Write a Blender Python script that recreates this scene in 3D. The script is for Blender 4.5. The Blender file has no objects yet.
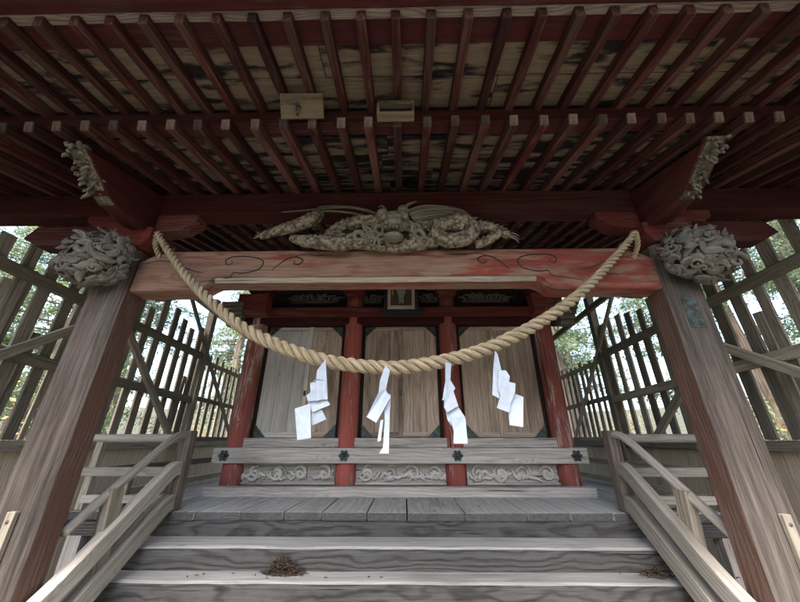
import bpy, bmesh, math, random
from mathutils import Vector, Matrix, noise as mnoise
PI = math.pi
R = math.radians
rnd = random.Random(7)
scene = bpy.context.scene
COL = scene.collection

# ------------------------------------------------------------------ helpers
class MB:
    """collects pieces of ONE mesh; every vertex carries 'gc' = wood-grain coordinates (along, across, across)"""
    def __init__(s, seed=None):
        s.v, s.f, s.g = [], [], []
        s.r = random.Random(seed if seed is not None else rnd.random())
    def off(s, heart=.22):
        a = s.r.uniform(0, 2*PI); d = heart*s.r.uniform(.75, 1.2)
        return (s.r.uniform(-40, 40), d*math.cos(a), d*math.sin(a))
    def beam(s, p0, p1, w, h, up=(0, 0, 1), nseg=1, jit=0., taper=1., heart=.22, off=None):
        """rectangular timber from p0 to p1; w across, h along up"""
        p0, p1 = Vector(p0), Vector(p1); d = p1-p0; L = d.length; d.normalize()
        up = Vector(up); side = d.cross(up).normalized(); up = side.cross(d).normalized()
        o = off or s.off(heart); b = len(s.v)
        for i in range(nseg+1):
            t = i/nseg; k = 1+(taper-1)*t
            for (a, c) in ((-1, -1), (1, -1), (1, 1), (-1, 1)):
                ww, hh = a*w*.5*k, c*h*.5*k
                ja, jc = s.r.uniform(-jit, jit), s.r.uniform(-jit, jit)
                s.v.append(p0+d*(L*t)+side*(ww+ja)+up*(hh+jc))
                s.g.append((o[0]+L*t, o[1]+ww, o[2]+hh))
        for i in range(nseg):
            q = b+4*i
            for k in range(4):
                s.f.append((q+k, q+(k+1) % 4, q+4+(k+1) % 4, q+4+k))
        s.f.append((b+3, b+2, b+1, b)); q = b+4*nseg; s.f.append((q, q+1, q+2, q+3))
        return s
    def box(s, x0, x1, y0, y1, z0, z1, nseg=1, jit=0., heart=.22):
        dx, dy, dz = x1-x0, y1-y0, z1-z0; cx, cy, cz = (x0+x1)/2, (y0+y1)/2, (z0+z1)/2
        if dx >= dy and dx >= dz: return s.beam((x0, cy, cz), (x1, cy, cz), dy, dz, (0, 0, 1), nseg, jit, heart=heart)
        if dy >= dz: return s.beam((cx, y0, cz), (cx, y1, cz), dx, dz, (0, 0, 1), nseg, jit, heart=heart)
        return s.beam((cx, cy, z0), (cx, cy, z1), dy, dx, (1, 0, 0), nseg, jit, heart=heart)
    def tube(s, path, rad, n=10, caps=True, flat=1., flatdir=None, gscale=1., jit=0.):
        """round (or flattened) tapered tube along a path; rad number or list"""
        P = [Vector(p) for p in path]; m = len(P)
        rr = rad if isinstance(rad, (list, tuple)) else [rad]*m
        o = s.off(); b = len(s.v); nrm = None; dist = 0
        for i in range(m):
            t = (P[min(i+1, m-1)]-P[max(i-1, 0)])
            if t.length < 1e-9: t = Vector((0, 0, 1))
            t.normalize()
            if nrm is None:
                ref = Vector(flatdir) if flatdir else (Vector((0, 0, 1)) if abs(t.z) < .9 else Vector((1, 0, 0)))
                nrm = (ref-t*ref.dot(t)).normalized()
            else:
                nrm = nrm-t*nrm.dot(t)
                nrm = nrm.normalized() if nrm.length > 1e-6 else t.orthogonal().normalized()
            bi = t.cross(nrm)
            if i: dist += (P[i]-P[i-1]).length
            for k in range(n):
                a = 2*PI*k/n; ra = rr[i]*(1+s.r.uniform(-jit, jit))
                v = nrm*(math.cos(a)*ra*flat)+bi*(math.sin(a)*ra)
                s.v.append(P[i]+v); s.g.append((o[0]+dist*gscale, o[1]+math.cos(a)*ra, o[2]+math.sin(a)*ra))
        for i in range(m-1):
            for k in range(n):
                q = b+i*n
                s.f.append((q+k, q+(k+1) % n, q+n+(k+1) % n, q+n+k))
        if caps:
            s.f.append(tuple(b+k for k in reversed(range(n)))); s.f.append(tuple(b+(m-1)*n+k for k in range(n)))
        return s
    def prism(s, pts, org, ux, uy, depth, heart=.22):
        """polygon pts (u,v) in the plane ux,uy at org, pushed along ux x uy by depth"""
        org, ux, uy = Vector(org), Vector(ux), Vector(uy); nz = ux.cross(uy).normalized()
        o = s.off(heart); b = len(s.v); n = len(pts)
        for dd in (0, depth):
            for (u, v) in pts:
                s.v.append(org+ux*u+uy*v+nz*dd); s.g.append((o[0]+u, o[1]+v, o[2]+dd))
        s.f.append(tuple(b+k for k in reversed(range(n)))); s.f.append(tuple(b+n+k for k in range(n)))
        for k in range(n): s.f.append((b+k, b+(k+1) % n, b+n+(k+1) % n, b+n+k))
        return s
    def ball(s, c, r3, nu=10, nv=7, rot=None):
        b = len(s.v); o = s.off(); c = Vector(c)
        for j in range(nv+1):
            th = PI*j/nv
            for i in range(nu):
                ph = 2*PI*i/nu
                v = Vector((r3[0]*math.sin(th)*math.cos(ph), r3[1]*math.sin(th)*math.sin(ph), r3[2]*math.cos(th)))
                if rot: v = rot @ v
                s.v.append(c+v); s.g.append((o[0]+v.x, o[1]+v.y, o[2]+v.z))
        for j in range(nv):
            for i in range(nu):
                s.f.append((b+j*nu+i, b+(j+1)*nu+i, b+(j+1)*nu+(i+1) % nu, b+j*nu+(i+1) % nu))
        return s
    def quad(s, a, b_, c, d):
        b = len(s.v)
        for p in (a, b_, c, d): s.v.append(Vector(p)); s.g.append(tuple(p))
        s.f.append((b, b+1, b+2, b+3)); return s
    def build(s, name, mat, parent=None, bevel=0., smooth=False, loc=None, extra=None):
        me = bpy.data.meshes.new(name)
        off = Vector(loc) if loc else Vector((0, 0, 0))
        me.from_pydata([v-off for v in s.v], [], s.f)
        at = me.attributes.new('gc', 'FLOAT_VECTOR', 'POINT')
        at.data.foreach_set('vector', [c for g in s.g for c in g])
        bm = bmesh.new(); bm.from_mesh(me); bmesh.ops.recalc_face_normals(bm, faces=bm.faces); bm.to_mesh(me); bm.free()
        me.materials.append(mat)
        if extra:                      # other faces of the same timber: (material, test on face normal and centre)
            for k, (m2, test) in enumerate(extra):
                me.materials.append(M[m2])
                for p in me.polygons:
                    if test(p.normal, p.center): p.material_index = k+1
        if smooth:
            for p in me.polygons: p.use_smooth = True
        o = bpy.data.objects.new(name, me); COL.objects.link(o)
        if loc: o.location = loc
        if parent is not None: o.parent = parent
        if bevel:
            m = o.modifiers.new('bevel', 'BEVEL'); m.width = bevel; m.segments = 2; m.limit_method = 'ANGLE'; m.angle_limit = R(40)
        return o

def tag(o, label=None, cat=None, group=None, kind=None):
    if label: o['label'] = label
    if cat: o['category'] = cat
    if group: o['group'] = group
    if kind: o['kind'] = kind
    return o
def thing(name, label, cat, loc=(0, 0, 0), group=None, rz=0):
    o = bpy.data.objects.new(name, None); COL.objects.link(o); o.location = loc; o.rotation_euler = (0, 0, rz)
    o.empty_display_size = .2
    return tag(o, label, cat, group)
def smooth_path(pts, n=6):
    """Catmull-Rom through points (any dimension)"""
    out = []; m = len(pts)
    for i in range(m-1):
        p0, p1, p2, p3 = [Vector(pts[max(0, min(m-1, k))]) for k in (i-1, i, i+1, i+2)]
        for j in range(n):
            t = j/n
            out.append(.5*((2*p1)+(p2-p0)*t+(2*p0-5*p1+4*p2-p3)*t*t+(3*p1-p0-3*p2+p3)*t**3))
    out.append(Vector(pts[-1])); return out

# ------------------------------------------------------------------ materials
class NT:
    def __init__(s, name):
        s.m = bpy.data.materials.new(name); s.m.use_nodes = True
        s.t = s.m.node_tree; s.t.nodes.clear()
        s.out = s.n('ShaderNodeOutputMaterial'); s.b = s.n('ShaderNodeBsdfPrincipled')
        s.t.links.new(s.b.outputs[0], s.out.inputs[0])
    def n(s, typ, **kw):
        x = s.t.nodes.new(typ)
        for k, v in kw.items(): setattr(x, k, v)
        return x
    def put(s, sock, val):
        if hasattr(val, 'is_linked') or isinstance(val, bpy.types.NodeSocket): s.t.links.new(val, sock)
        else: sock.default_value = val
    def math(s, op, a, b=0., c=None, clamp=False):
        x = s.n('ShaderNodeMath', operation=op, use_clamp=clamp); s.put(x.inputs[0], a); s.put(x.inputs[1], b)
        if c is not None: s.put(x.inputs[2], c)
        return x.outputs[0]
    def vm(s, op, a, b):
        x = s.n('ShaderNodeVectorMath', operation=op); s.put(x.inputs[0], a); s.put(x.inputs[1], b); return x.outputs[0]
    def noise(s, vec, scale=1., detail=3., rough=.55, color=False):
        x = s.n('ShaderNodeTexNoise'); s.put(x.inputs['Vector'], vec); x.inputs['Scale'].default_value = scale
        x.inputs['Detail'].default_value = detail; x.inputs['Roughness'].default_value = rough
        return x.outputs['Color' if color else 'Fac']
    def rng(s, v, a, b, c=0., d=1., smooth=True):
        x = s.n('ShaderNodeMapRange'); x.interpolation_type = 'SMOOTHSTEP' if smooth else 'LINEAR'
        s.put(x.inputs[0], v)
        for i, q in enumerate((a, b, c, d)): s.put(x.inputs[i+1], q)
        return x.outputs[0]
    def mix(s, f, a, b, mode='MIX'):
        x = s.n('ShaderNodeMix', data_type='RGBA', blend_type=mode); s.put(x.inputs[0], f)
        s.put(x.inputs[6], a if not isinstance(a, tuple) else (*a, 1)); s.put(x.inputs[7], b if not isinstance(b, tuple) else (*b, 1))
        return x.outputs[2]
    def bump(s, h, strength=.4, dist=.01):
        x = s.n('ShaderNodeBump'); s.put(x.inputs['Height'], h); x.inputs['Strength'].default_value = strength; x.inputs['Distance'].default_value = dist
        s.t.links.new(x.outputs[0], s.b.inputs['Normal'])
    def fin(s, col, rough=.8, spec=.25):
        s.put(s.b.inputs['Base Color'], col if not isinstance(col, tuple) else (*col, 1)); s.put(s.b.inputs['Roughness'], rough)
        s.b.inputs['Specular IOR Level'].default_value = spec
        return s.m

def wood(name, light, dark, ring=.035, ringc=.6, fibre=.6, stain=.5, stain_col=None, crack=.5, paint=None, paint_bias=.5, paint2=None,
         rough=.85, bump=.5, knots=.06, objvar=.25, pscale=1., spec=.2, wob=.15, sscale=(.7, 2.6, 2.6), sthr=(.5, .72), tone=.62):
    sc_ = lambda c: None if c is None else tuple(v*tone for v in c)      # per-material brightness scale, set to suit the exposure
    light, dark, stain_col, paint, paint2 = map(sc_, (light, dark, stain_col, paint, paint2))
    N = NT(name)
    gc = N.n('ShaderNodeAttribute', attribute_name='gc').outputs['Vector']
    w1 = N.noise(N.vm('MULTIPLY', gc, (.9, 2.5, 2.5)), 1., 2, color=True)
    w1 = N.vm('MULTIPLY', N.vm('SUBTRACT', w1, (.5, .5, .5)), (0, wob, wob))
    w2 = N.noise(N.vm('MULTIPLY', gc, (4, 9, 9)), 1., 2, color=True)
    w2 = N.vm('MULTIPLY', N.vm('SUBTRACT', w2, (.5, .5, .5)), (0, .03, .03))
    p = N.vm('ADD', N.vm('ADD', gc, w1), w2)
    vo = N.n('ShaderNodeTexVoronoi'); N.put(vo.inputs['Vector'], N.vm('MULTIPLY', gc, (1.5, 4.5, 4.5))); vo.inputs['Scale'].default_value = 1
    kd = N.rng(vo.outputs['Distance'], 0., .30, 1., 0.)
    sp = N.n('ShaderNodeSeparateXYZ'); N.put(sp.inputs[0], p)
    r2 = N.math('ADD', N.math('MULTIPLY', sp.outputs[1], sp.outputs[1]), N.math('MULTIPLY', sp.outputs[2], sp.outputs[2]))
    rad = N.math('ADD', N.math('SQRT', r2), N.math('MULTIPLY', kd, knots*1.6))
    sn = N.math('SINE', N.math('MULTIPLY', rad, 2*PI/ring))
    rings = N.math('POWER', N.math('MULTIPLY_ADD', sn, .5, .5), 2.2)       # late wood
    fib = N.noise(N.vm('MULTIPLY', gc, (3.5, 110, 110)), 1., 3)
    fib2 = N.noise(N.vm('MULTIPLY', gc, (1.2, 26, 26)), 1., 4)
    st = N.noise(N.vm('MULTIPLY', gc, sscale), 1., 5, .6)
    f = N.math('ADD', N.math('MULTIPLY', rings, ringc), N.math('MULTIPLY', N.rng(fib, .3, .7), fibre*.55))
    f = N.math('ADD', f, N.math('MULTIPLY', N.rng(fib2, .35, .7), fibre*.45))
    f = N.math('DIVIDE', f, max(.3, ringc+fibre*.8), clamp=True)
    col = N.mix(f, light, dark)
    sc = stain_col or tuple(c*.45 for c in dark)
    col = N.mix(N.math('MULTIPLY', N.rng(st, *sthr), stain), col, sc)
    kk = N.rng(vo.outputs['Distance'], .03, .10, .7, 0.)
    col = N.mix(kk, col, tuple(c*.35 for c in dark))
    height = N.math('ADD', N.math('MULTIPLY', rings, .5*min(1, ringc)), N.math('MULTIPLY', fib, .5))
    if paint:
        pn = N.noise(N.vm('MULTIPLY', gc, (2.2*pscale, 11*pscale, 11*pscale)), 1., 6, .68)
        pb = N.noise(N.vm('MULTIPLY', gc, (.5*pscale, 1.3*pscale, 1.3*pscale)), 1., 2)
        q = N.math('ADD', N.math('MULTIPLY', pn, .62), N.math('MULTIPLY', pb, .38))
        q = N.math('SUBTRACT', q, N.math('MULTIPLY', N.math('SUBTRACT', rings, .5), -.05))
        pm = N.rng(q, .62-paint_bias*.24-.05, .62-paint_bias*.24+.06)
        pc = N.mix(N.rng(fib2, .3, .75), paint, paint2 or tuple(c*.55 for c in paint))
        col = N.mix(pm, col, pc)
        height = N.math('ADD', height, N.math('MULTIPLY', pm, .35))
    cr = N.noise(N.vm('MULTIPLY', gc, (.8, 30, 30)), 1., 2, .5)
    ck = N.math('MULTIPLY', N.rng(cr, .685, .72), crack)
    col = N.mix(ck, col, (.012, .010, .009))
    height = N.math('SUBTRACT', height, N.math('MULTIPLY', ck, 1.5))
    if objvar:
        oi = N.n('ShaderNodeObjectInfo').outputs['Random']
        va = N.rng(oi, 0, 1, 1-objvar, 1+objvar*.6, smooth=False)
        hs = N.n('ShaderNodeHueSaturation'); N.put(hs.inputs['Color'], col); N.put(hs.inputs['Value'], va); col = hs.outputs[0]
    N.bump(height, bump, .012)
    return N.fin(col, rough, spec)

M = {}
M['step'] = wood('weathered_step_wood', (.17, .165, .158), (.052, .049, .046), ring=.019, ringc=.8, fibre=.9, stain=.5, crack=.9, knots=.006, bump=.8, objvar=.12, wob=.13, tone=0.55)
M['tread'] = wood('lit_bleached_tread_wood', (.46, .465, .45), (.27, .27, .26), ring=.03, ringc=.3, fibre=1., stain=.6, stain_col=(.13, .125, .115), crack=.6, knots=.03, bump=.5, objvar=.1, tone=0.9)  # worn tops, with overhead light put into the pale colour
M['deck'] = wood('silver_deck_wood', (.48, .485, .465), (.28, .28, .265), ring=.035, ringc=.3, fibre=1., stain=.6, stain_col=(.15, .145, .135), crack=.6, bump=.5, tone=0.85)
M['deckend'] = wood('dark_deck_ends', (.20, .20, .20), (.08, .08, .08), ring=.02, ringc=.6, fibre=.9, stain=.5, crack=.6, tone=0.5)
M['grey'] = wood('grey_weathered_wood', (.47, .44, .41), (.25, .22, .20), ring=.035, ringc=.4, fibre=.9, stain=.6, crack=.8, tone=0.9)
M['rail'] = wood('handrail_wood', (.45, .42, .37), (.25, .225, .19), ring=.03, ringc=.35, fibre=.9, stain=.5, crack=.6, tone=0.8)
M['pillar'] = wood('pillar_wood', (.21, .176, .15), (.074, .060, .050), ring=.03, ringc=.2, fibre=1.1, stain=.55, crack=1., paint=(.15, .052, .042), paint_bias=-.06, paint2=(.10, .04, .032), knots=.02, pscale=.8, tone=0.55)
M['pillarside'] = wood('sheltered_pillar_side', (.165, .105, .08), (.125, .075, .057), ring=.03, ringc=.05, fibre=.5, stain=.3, crack=.3, paint=(.13, .068, .05), paint_bias=.5, paint2=(.115, .058, .043), knots=.02, tone=0.7)
M['fence'] = wood('fence_wood', (.35, .31, .25), (.165, .14, .108), ring=.03, ringc=.4, fibre=.8, stain=.5, crack=.5, objvar=.5, tone=1.05)
M['plank'] = wood('pale_fence_planks', (.62, .52, .39), (.44, .35, .25), ring=.03, ringc=.4, fibre=.6, stain=.35, crack=.4, tone=0.95)
M['door'] = wood('door_wood', (.48, .385, .31), (.24, .175, .135), ring=.028, ringc=.4, fibre=1., stain=.8, stain_col=(.11, .08, .062), crack=.5, knots=.03, tone=1.0)
M['doorgrey'] = wood('greyed_door_wood', (.58, .56, .53), (.37, .35, .32), ring=.028, ringc=.25, fibre=.9, stain=.6, stain_col=(.18, .165, .145), crack=.3, knots=.03, tone=1.0)
M['ceil'] = wood('ceiling_boards', (.26, .20, .125), (.165, .12, .075), ring=.03, ringc=.25, fibre=.5, stain=1., stain_col=(.016, .011, .010), crack=.4, knots=.05, sscale=(2.2, 11, 11), sthr=(.50, .63), objvar=0, tone=0.55)
M['ceilold'] = wood('stained_ceiling_boards', (.25, .19, .12), (.155, .11, .07), ring=.03, ringc=.25, fibre=.5, stain=1., stain_col=(.010, .007, .007), crack=.4, knots=.05, sscale=(2.4, 12, 12), sthr=(.43, .57), objvar=0, tone=0.5)
M['red'] = wood('faded_red_paint', (.20, .105, .085), (.10, .045, .038), ring=.03, ringc=.3, fibre=.8, stain=.3, crack=.6, paint=(.165, .033, .026), paint_bias=.72, paint2=(.095, .02, .017), tone=.8)
M['redlight'] = wood('worn_salmon_red_paint', (.32, .205, .145), (.19, .10, .07), ring=.035, ringc=.3, fibre=.9, stain=.45, crack=.8, paint=(.25, .056, .038), paint_bias=.48, paint2=(.16, .037, .027), pscale=.7, knots=.04, tone=.68)
M['darkred'] = wood('dark_red_paint', (.09, .034, .028), (.042, .016, .014), ring=.03, ringc=.3, fibre=.8, stain=.3, crack=.4, paint=(.078, .013, .011), paint_bias=.75, paint2=(.042, .008, .008), tone=0.7)
M['rafter'] = wood('rafter_red_paint', (.15, .066, .050), (.07, .028, .022), ring=.03, ringc=.3, fibre=.8, stain=.4, crack=.5, paint=(.080, .017, .011), paint_bias=.56, paint2=(.042, .009, .008), objvar=.55, tone=0.62)
M['pale'] = wood('bare_pale_wood', (.60, .53, .43), (.40, .33, .25), ring=.03, ringc=.4, fibre=.8, stain=.5, crack=.6)
M['rafterend'] = wood('rafter_end_grain', (.36, .29, .23), (.17, .11, .09), ring=.012, ringc=.5, fibre=.6, stain=.9, stain_col=(.06, .02, .018), crack=.4, objvar=.6)
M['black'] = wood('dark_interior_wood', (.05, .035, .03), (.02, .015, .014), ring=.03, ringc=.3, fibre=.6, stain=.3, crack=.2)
M['carve'] = wood('carved_grey_wood', (.27, .245, .205), (.12, .105, .085), ring=.02, ringc=.25, fibre=1., stain=.6, crack=.5, objvar=.1, tone=0.58)
M['carvetan'] = wood('carved_tan_wood', (.25, .215, .16), (.085, .07, .05), ring=.02, ringc=.3, fibre=1., stain=.7, crack=.6, objvar=.1, tone=.8)
M['carvepale'] = wood('carved_pale_panel', (.52, .50, .46), (.30, .285, .255), ring=.02, ringc=.25, fibre=.8, stain=.6, crack=.4, objvar=.1, tone=1.0)

def scaly(name, light, dark):
    N = NT(name); gc = N.n('ShaderNodeAttribute', attribute_name='gc').outputs['Vector']
    geo = N.n('ShaderNodeTexCoord').outputs['Object']
    vo = N.n('ShaderNodeTexVoronoi'); N.put(vo.inputs['Vector'], geo); vo.inputs['Scale'].default_value = 30
    d = vo.outputs['Distance']; fib = N.noise(geo, 14, 4)
    col = N.mix(N.rng(d, .38, .8), light, dark); col = N.mix(N.rng(fib, .42, .75), col, tuple(c*.6 for c in dark))
    N.bump(N.math('SUBTRACT', 1., d), 1., .022)
    return N.fin(col, .75, .25)
M['scale'] = scaly('scaled_dragon_wood', (.20, .165, .115), (.06, .047, .032))

def rope_mat():
    N = NT('straw_rope'); gc = N.n('ShaderNodeAttribute', attribute_name='gc').outputs['Vector']
    f = N.noise(N.vm('MULTIPLY', gc, (9, 160, 160)), 1., 3); g = N.noise(N.vm('MULTIPLY', gc, (3, 20, 20)), 1., 3)
    col = N.mix(N.rng(f, .3, .7), (.32, .262, .175), (.15, .115, .07)); col = N.mix(N.rng(g, .55, .8), col, (.16, .13, .09))
    N.bump(f, .7, .006); return N.fin(col, .85, .15)
M['rope'] = rope_mat()
def paper_mat():
    N = NT('white_paper'); co = N.n('ShaderNodeTexCoord').outputs['Object']
    f = N.noise(co, 25, 3); col = N.mix(N.rng(f, .3, .7), (.30, .345, .40), (.265, .31, .365))
    N.b.inputs['Subsurface Weight'].default_value = 0
    N.bump(N.noise(co, 9, 2), .25, .01); return N.fin(col, .8, .2)
M['paper'] = paper_mat()
def patina(name, a, b, metal=.6):
    N = NT(name); co = N.n('ShaderNodeTexCoord').outputs['Object']
    f = N.noise(co, 22, 5); col = N.mix(N.rng(f, .35, .65), a, b); N.b.inputs['Metallic'].default_value = metal
    N.bump(f, .5, .006); return N.fin(col, .6, .4)
M['copper'] = patina('green_copper', (.07, .095, .087), (.03, .034, .031))
M['iron'] = patina('old_iron', (.09, .085, .08), (.035, .03, .028))
def ground_mat():
    N = NT('forest_floor'); co = N.n('ShaderNodeTexCoord').outputs['Object']
    f = N.noise(co, 1.2, 6); g = N.noise(co, 28, 4)
    col = N.mix(N.rng(f, .35, .65), (.050, .052, .034), (.034, .036, .024)); col = N.mix(N.rng(g, .5, .7), col, (.062, .058, .042))
    N.bump(g, .7, .03); return N.fin(col, .95, .1)
M['ground'] = ground_mat()
def stone_mat():
    N = NT('paving_stone'); co = N.n('ShaderNodeTexCoord').outputs['Object']
    f = N.noise(co, 3, 6); g = N.noise(co, 60, 3)
    col = N.mix(N.rng(f, .35, .65), (.14, .137, .13), (.09, .088, .085)); col = N.mix(N.rng(g, .5, .75), col, (.13, .125, .12))
    N.bump(g, .5, .01); return N.fin(col, .9, .15)
M['stone'] = stone_mat()
def leaf_mat(name, a, b):
    N = NT(name); co = N.n('ShaderNodeTexCoord').outputs['Object']
    f = N.noise(co, 1.1, 3); g = N.noise(co, 12, 2)
    col = N.mix(N.rng(f, .35, .65), a, b); col = N.mix(N.rng(g, .4, .75), col, tuple(c*.6 for c in b))
    N.fin(col, .6, .3)
    tr = N.n('ShaderNodeBsdfTranslucent'); N.put(tr.inputs[0], N.mix(.5, col, (.30, .36, .16)))
    mx = N.n('ShaderNodeMixShader'); mx.inputs[0].default_value = .4
    N.t.links.new(N.b.outputs[0], mx.inputs[1]); N.t.links.new(tr.outputs[0], mx.inputs[2]); N.t.links.new(mx.outputs[0], N.out.inputs[0])
    return N.m
M['leaf'] = leaf_mat('cedar_foliage', (.12, .17, .10), (.085, .13, .075))
M['leaf2'] = leaf_mat('broadleaf_foliage', (.17, .22, .11), (.12, .16, .085))
M['autumn'] = leaf_mat('autumn_foliage', (.38, .24, .07), (.26, .17, .06))
def bark_mat():
    N = NT('cedar_bark'); gc = N.n('ShaderNodeAttribute', attribute_name='gc').outputs['Vector']
    f = N.noise(N.vm('MULTIPLY', gc, (1.2, 22, 22)), 1., 5)
    N.bump(f, 1., .03); return N.fin(N.mix(N.rng(f, .35, .65), (.20, .16, .125), (.085, .065, .05)), .95, .1)
M['bark'] = bark_mat()
def dry_mat():
    N = NT('dry_leaves'); oi = N.n('ShaderNodeAttribute', attribute_name='gc').outputs['Vector']
    f = N.noise(oi, 6, 2); return N.fin(N.mix(N.rng(f, .3, .7), (.075, .055, .04), (.033, .024, .018)), .9, .1)
M['dry'] = dry_mat()

# ------------------------------------------------------------------ setting: ground
def ground():
    me = MB(1); n = 60; S = 120
    idx = {}
    for i in range(n+1):
        for j in range(n+1):
            fx, fy = (i/n*2-1), (j/n*2-1)
            x, y = S*fx*abs(fx), S*fy*abs(fy)+2
            d = math.hypot(x, y-3)
            z = 0 if d < 6 else (mnoise.noise((x*.07, y*.07, 0))*.8+.25)*min(1, (d-6)/8)
            if d > 30: z += (d-30)*.10
            me.v.append(Vector((x, y, z-.02))); me.g.append((x, y, z)); idx[i, j] = len(me.v)-1
    for i in range(n):
        for j in range(n): me.f.append((idx[i, j], idx[i+1, j], idx[i+1, j+1], idx[i, j+1]))
    o = me.build('ground', M['ground'], smooth=True); tag(o, 'bare earth of the wood around the shrine', 'ground', kind='structure')
    p = MB(2)
    for i, y in enumerate([-7+k*.92 for k in range(10)]):
        xs = [-2.2]
        while xs[-1] < 2.1: xs.append(min(2.2, xs[-1]+p.r.uniform(.6, 1.1)))
        for a, b in zip(xs, xs[1:]): p.box(a+.008, b-.008, y+.008, y+.912, -.05, .03+p.r.uniform(-.006, .006))
    o = p.build('path', M['stone'], bevel=.01); tag(o, 'pale stone paving before the wooden steps', 'path', kind='structure')
ground()

# ------------------------------------------------------------------ the shrine hall
HALL = thing('shrine_hall', 'weathered red wooden shrine hall with broad raftered eaves and a carved dragon over its porch', 'shrine', (0, 3.6, 0))
class PX:     # parts are modelled in world metres, then hung on the thing without moving
    pass
def part(mb, name, mat, parent=None, bevel=.004, smooth=False, thing_=None, extra=None):
    root = thing_ or HALL; par = parent or root
    base = Vector((0, 0, 0)); q = par
    while q is not None: base += q.location; q = q.parent
    o = mb.build(name, M[mat] if isinstance(mat, str) else mat, par, bevel, smooth, loc=None, extra=extra)
    o.data.transform(Matrix.Translation(-base))
    return o
def rep(o, parent, loc):
    c = o.copy(); COL.objects.link(c); c.parent = parent; c.location = loc; return c

XP, YP0, YP1 = 2.275, 2.285, 2.545      # porch pillars
PW = .30
XL = {-1: -2.325, 1: 2.275}           # pillar axes
pill = []
def chamfer_post(mb, x, y, z0, z1, w, d, ch, nseg=14, jit=.002):
    pts = [(-w/2+ch, -d/2), (w/2-ch, -d/2), (w/2, -d/2+ch), (w/2, d/2-ch), (w/2-ch, d/2), (-w/2+ch, d/2), (-w/2, d/2-ch), (-w/2, -d/2+ch)]
    o = (mb.r.uniform(-9, 9), .02, .26); b = len(mb.v)
    for i in range(nseg+1):
        z = z0+(z1-z0)*i/nseg
        for (u, v) in pts:
            mb.v.append(Vector((x+u+mb.r.uniform(-jit, jit), y+v+mb.r.uniform(-jit, jit), z))); mb.g.append((o[0]+z, o[1]+u, o[2]+v))
    n = 8
    for i in range(nseg):
        for k in range(n): q = b+i*n; mb.f.append((q+k, q+(k+1) % n, q+n+(k+1) % n, q+n+k))
    mb.f.append(tuple(b+k for k in reversed(range(n)))); mb.f.append(tuple(b+nseg*n+k for k in range(n)))
for sx in (-1, 1):
    m = MB(11+sx); chamfer_post(m, XL[sx], (YP0+YP1)/2, .12, 3.09, PW, YP1-YP0, .045)
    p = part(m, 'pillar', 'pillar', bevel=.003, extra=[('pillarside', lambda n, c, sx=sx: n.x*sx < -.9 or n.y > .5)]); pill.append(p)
    m = MB(); m.box(XL[sx]-.27, XL[sx]+.27, YP0-.14, YP1+.14, -.03, .12); part(m, 'pillar_base', 'stone', p, .015)
    # slotted wooden batten nailed low on the outer front edge
    m = MB(); m.beam((sx*2.30, YP0-.018, .84), (sx*2.30, YP0-.018, 1.20), .05, .03, (0, 1, 0), 4, .001)
    bt = part(m, 'batten', 'fence', p)
    for z in (.90, 1.02, 1.15):
        m = MB(); m.ball((sx*2.30, YP0-.034, z), (.011, .006, .011), 8, 4); part(m, 'nail', 'iron', bt, 0)
    # green copper sheet on the right pillar's front, near its top
    if sx > 0:
        m = MB(); m.box(sx*XP-.088, sx*XP+.02, YP0-.006, YP0-.001, 2.36, 2.60); part(m, 'copper_sheet', 'copper', p, .001)

# carved peony / cloud heads on the pillars
def carved_cluster(mb, c, r3, n, seed, sx):
    """overlapping carved petals and leaves, mostly sweeping outwards, over a solid heart"""
    rr = random.Random(seed); c = Vector(c)
    mb.ball(c+Vector((0, .03, 0)), (r3[0]*.80, r3[1]*.74, r3[2]*.80), 18, 12)
    for k in range(n):
        u = rr.uniform(-1, 1); ph = rr.uniform(0, 2*PI); sq = math.sqrt(1-u*u)
        d = Vector((sq*math.cos(ph), -abs(sq*math.sin(ph)), u))
        if rr.random() < .2: d.y *= -.3
        base = Vector((d.x*r3[0], d.y*r3[1], d.z*r3[2]))*rr.uniform(.80, 1.04)
        nr = Vector((d.x/r3[0], d.y/r3[1], d.z/r3[2])).normalized()
        sweep = rr.gauss(-.1+.7*u*d.x*sx, .8)
        tang = Vector((sx*math.cos(sweep), 0, math.sin(sweep)))
        tang = (tang-nr*tang.dot(nr)).normalized(); bi = nr.cross(tang)
        L = rr.uniform(.07, .15); cv = rr.choice((-1, 1))*rr.uniform(.4, 2.2); w = rr.uniform(.020, .040)
        path = []; rad = []; p = base-tang*L*.5; a = -cv*.4; lift = rr.uniform(.0, .055)
        for i in range(9):
            t = i/8
            path.append(c+p+nr*(lift*t*t*1.4-.004+.012*math.sin(PI*t))); rad.append(max(.003, w*math.sin(PI*min(.97, .12+t*.86))**.8))
            a += cv/8*(1+t); p = p+(tang*math.cos(a)+bi*math.sin(a))*(L/8)
        mb.tube(path, rad, 8, True, .34, tuple(nr))
    for k in range(16):       # tight curls between the petals
        u = rr.uniform(-.85, .85); ph = rr.uniform(PI, 2*PI); sq = math.sqrt(1-u*u); d = Vector((sq*math.cos(ph), sq*math.sin(ph), u))
        b0 = c+Vector((d.x*r3[0], d.y*r3[1], d.z*r3[2])); nr = Vector((d.x/r3[0], d.y/r3[1], d.z/r3[2])).normalized(); t1 = nr.orthogonal().normalized(); t2 = nr.cross(t1)
        r0 = rr.uniform(.028, .05); a0 = rr.uniform(0, 6.3); sg = rr.choice((-1, 1))
        mb.tube([b0+(t1*math.cos(a0+sg*q*.55)+t2*math.sin(a0+sg*q*.55))*r0*(1-q/17)+nr*(.004+.002*q) for q in range(15)], [.013-.0005*q for q in range(15)], 7)
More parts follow.
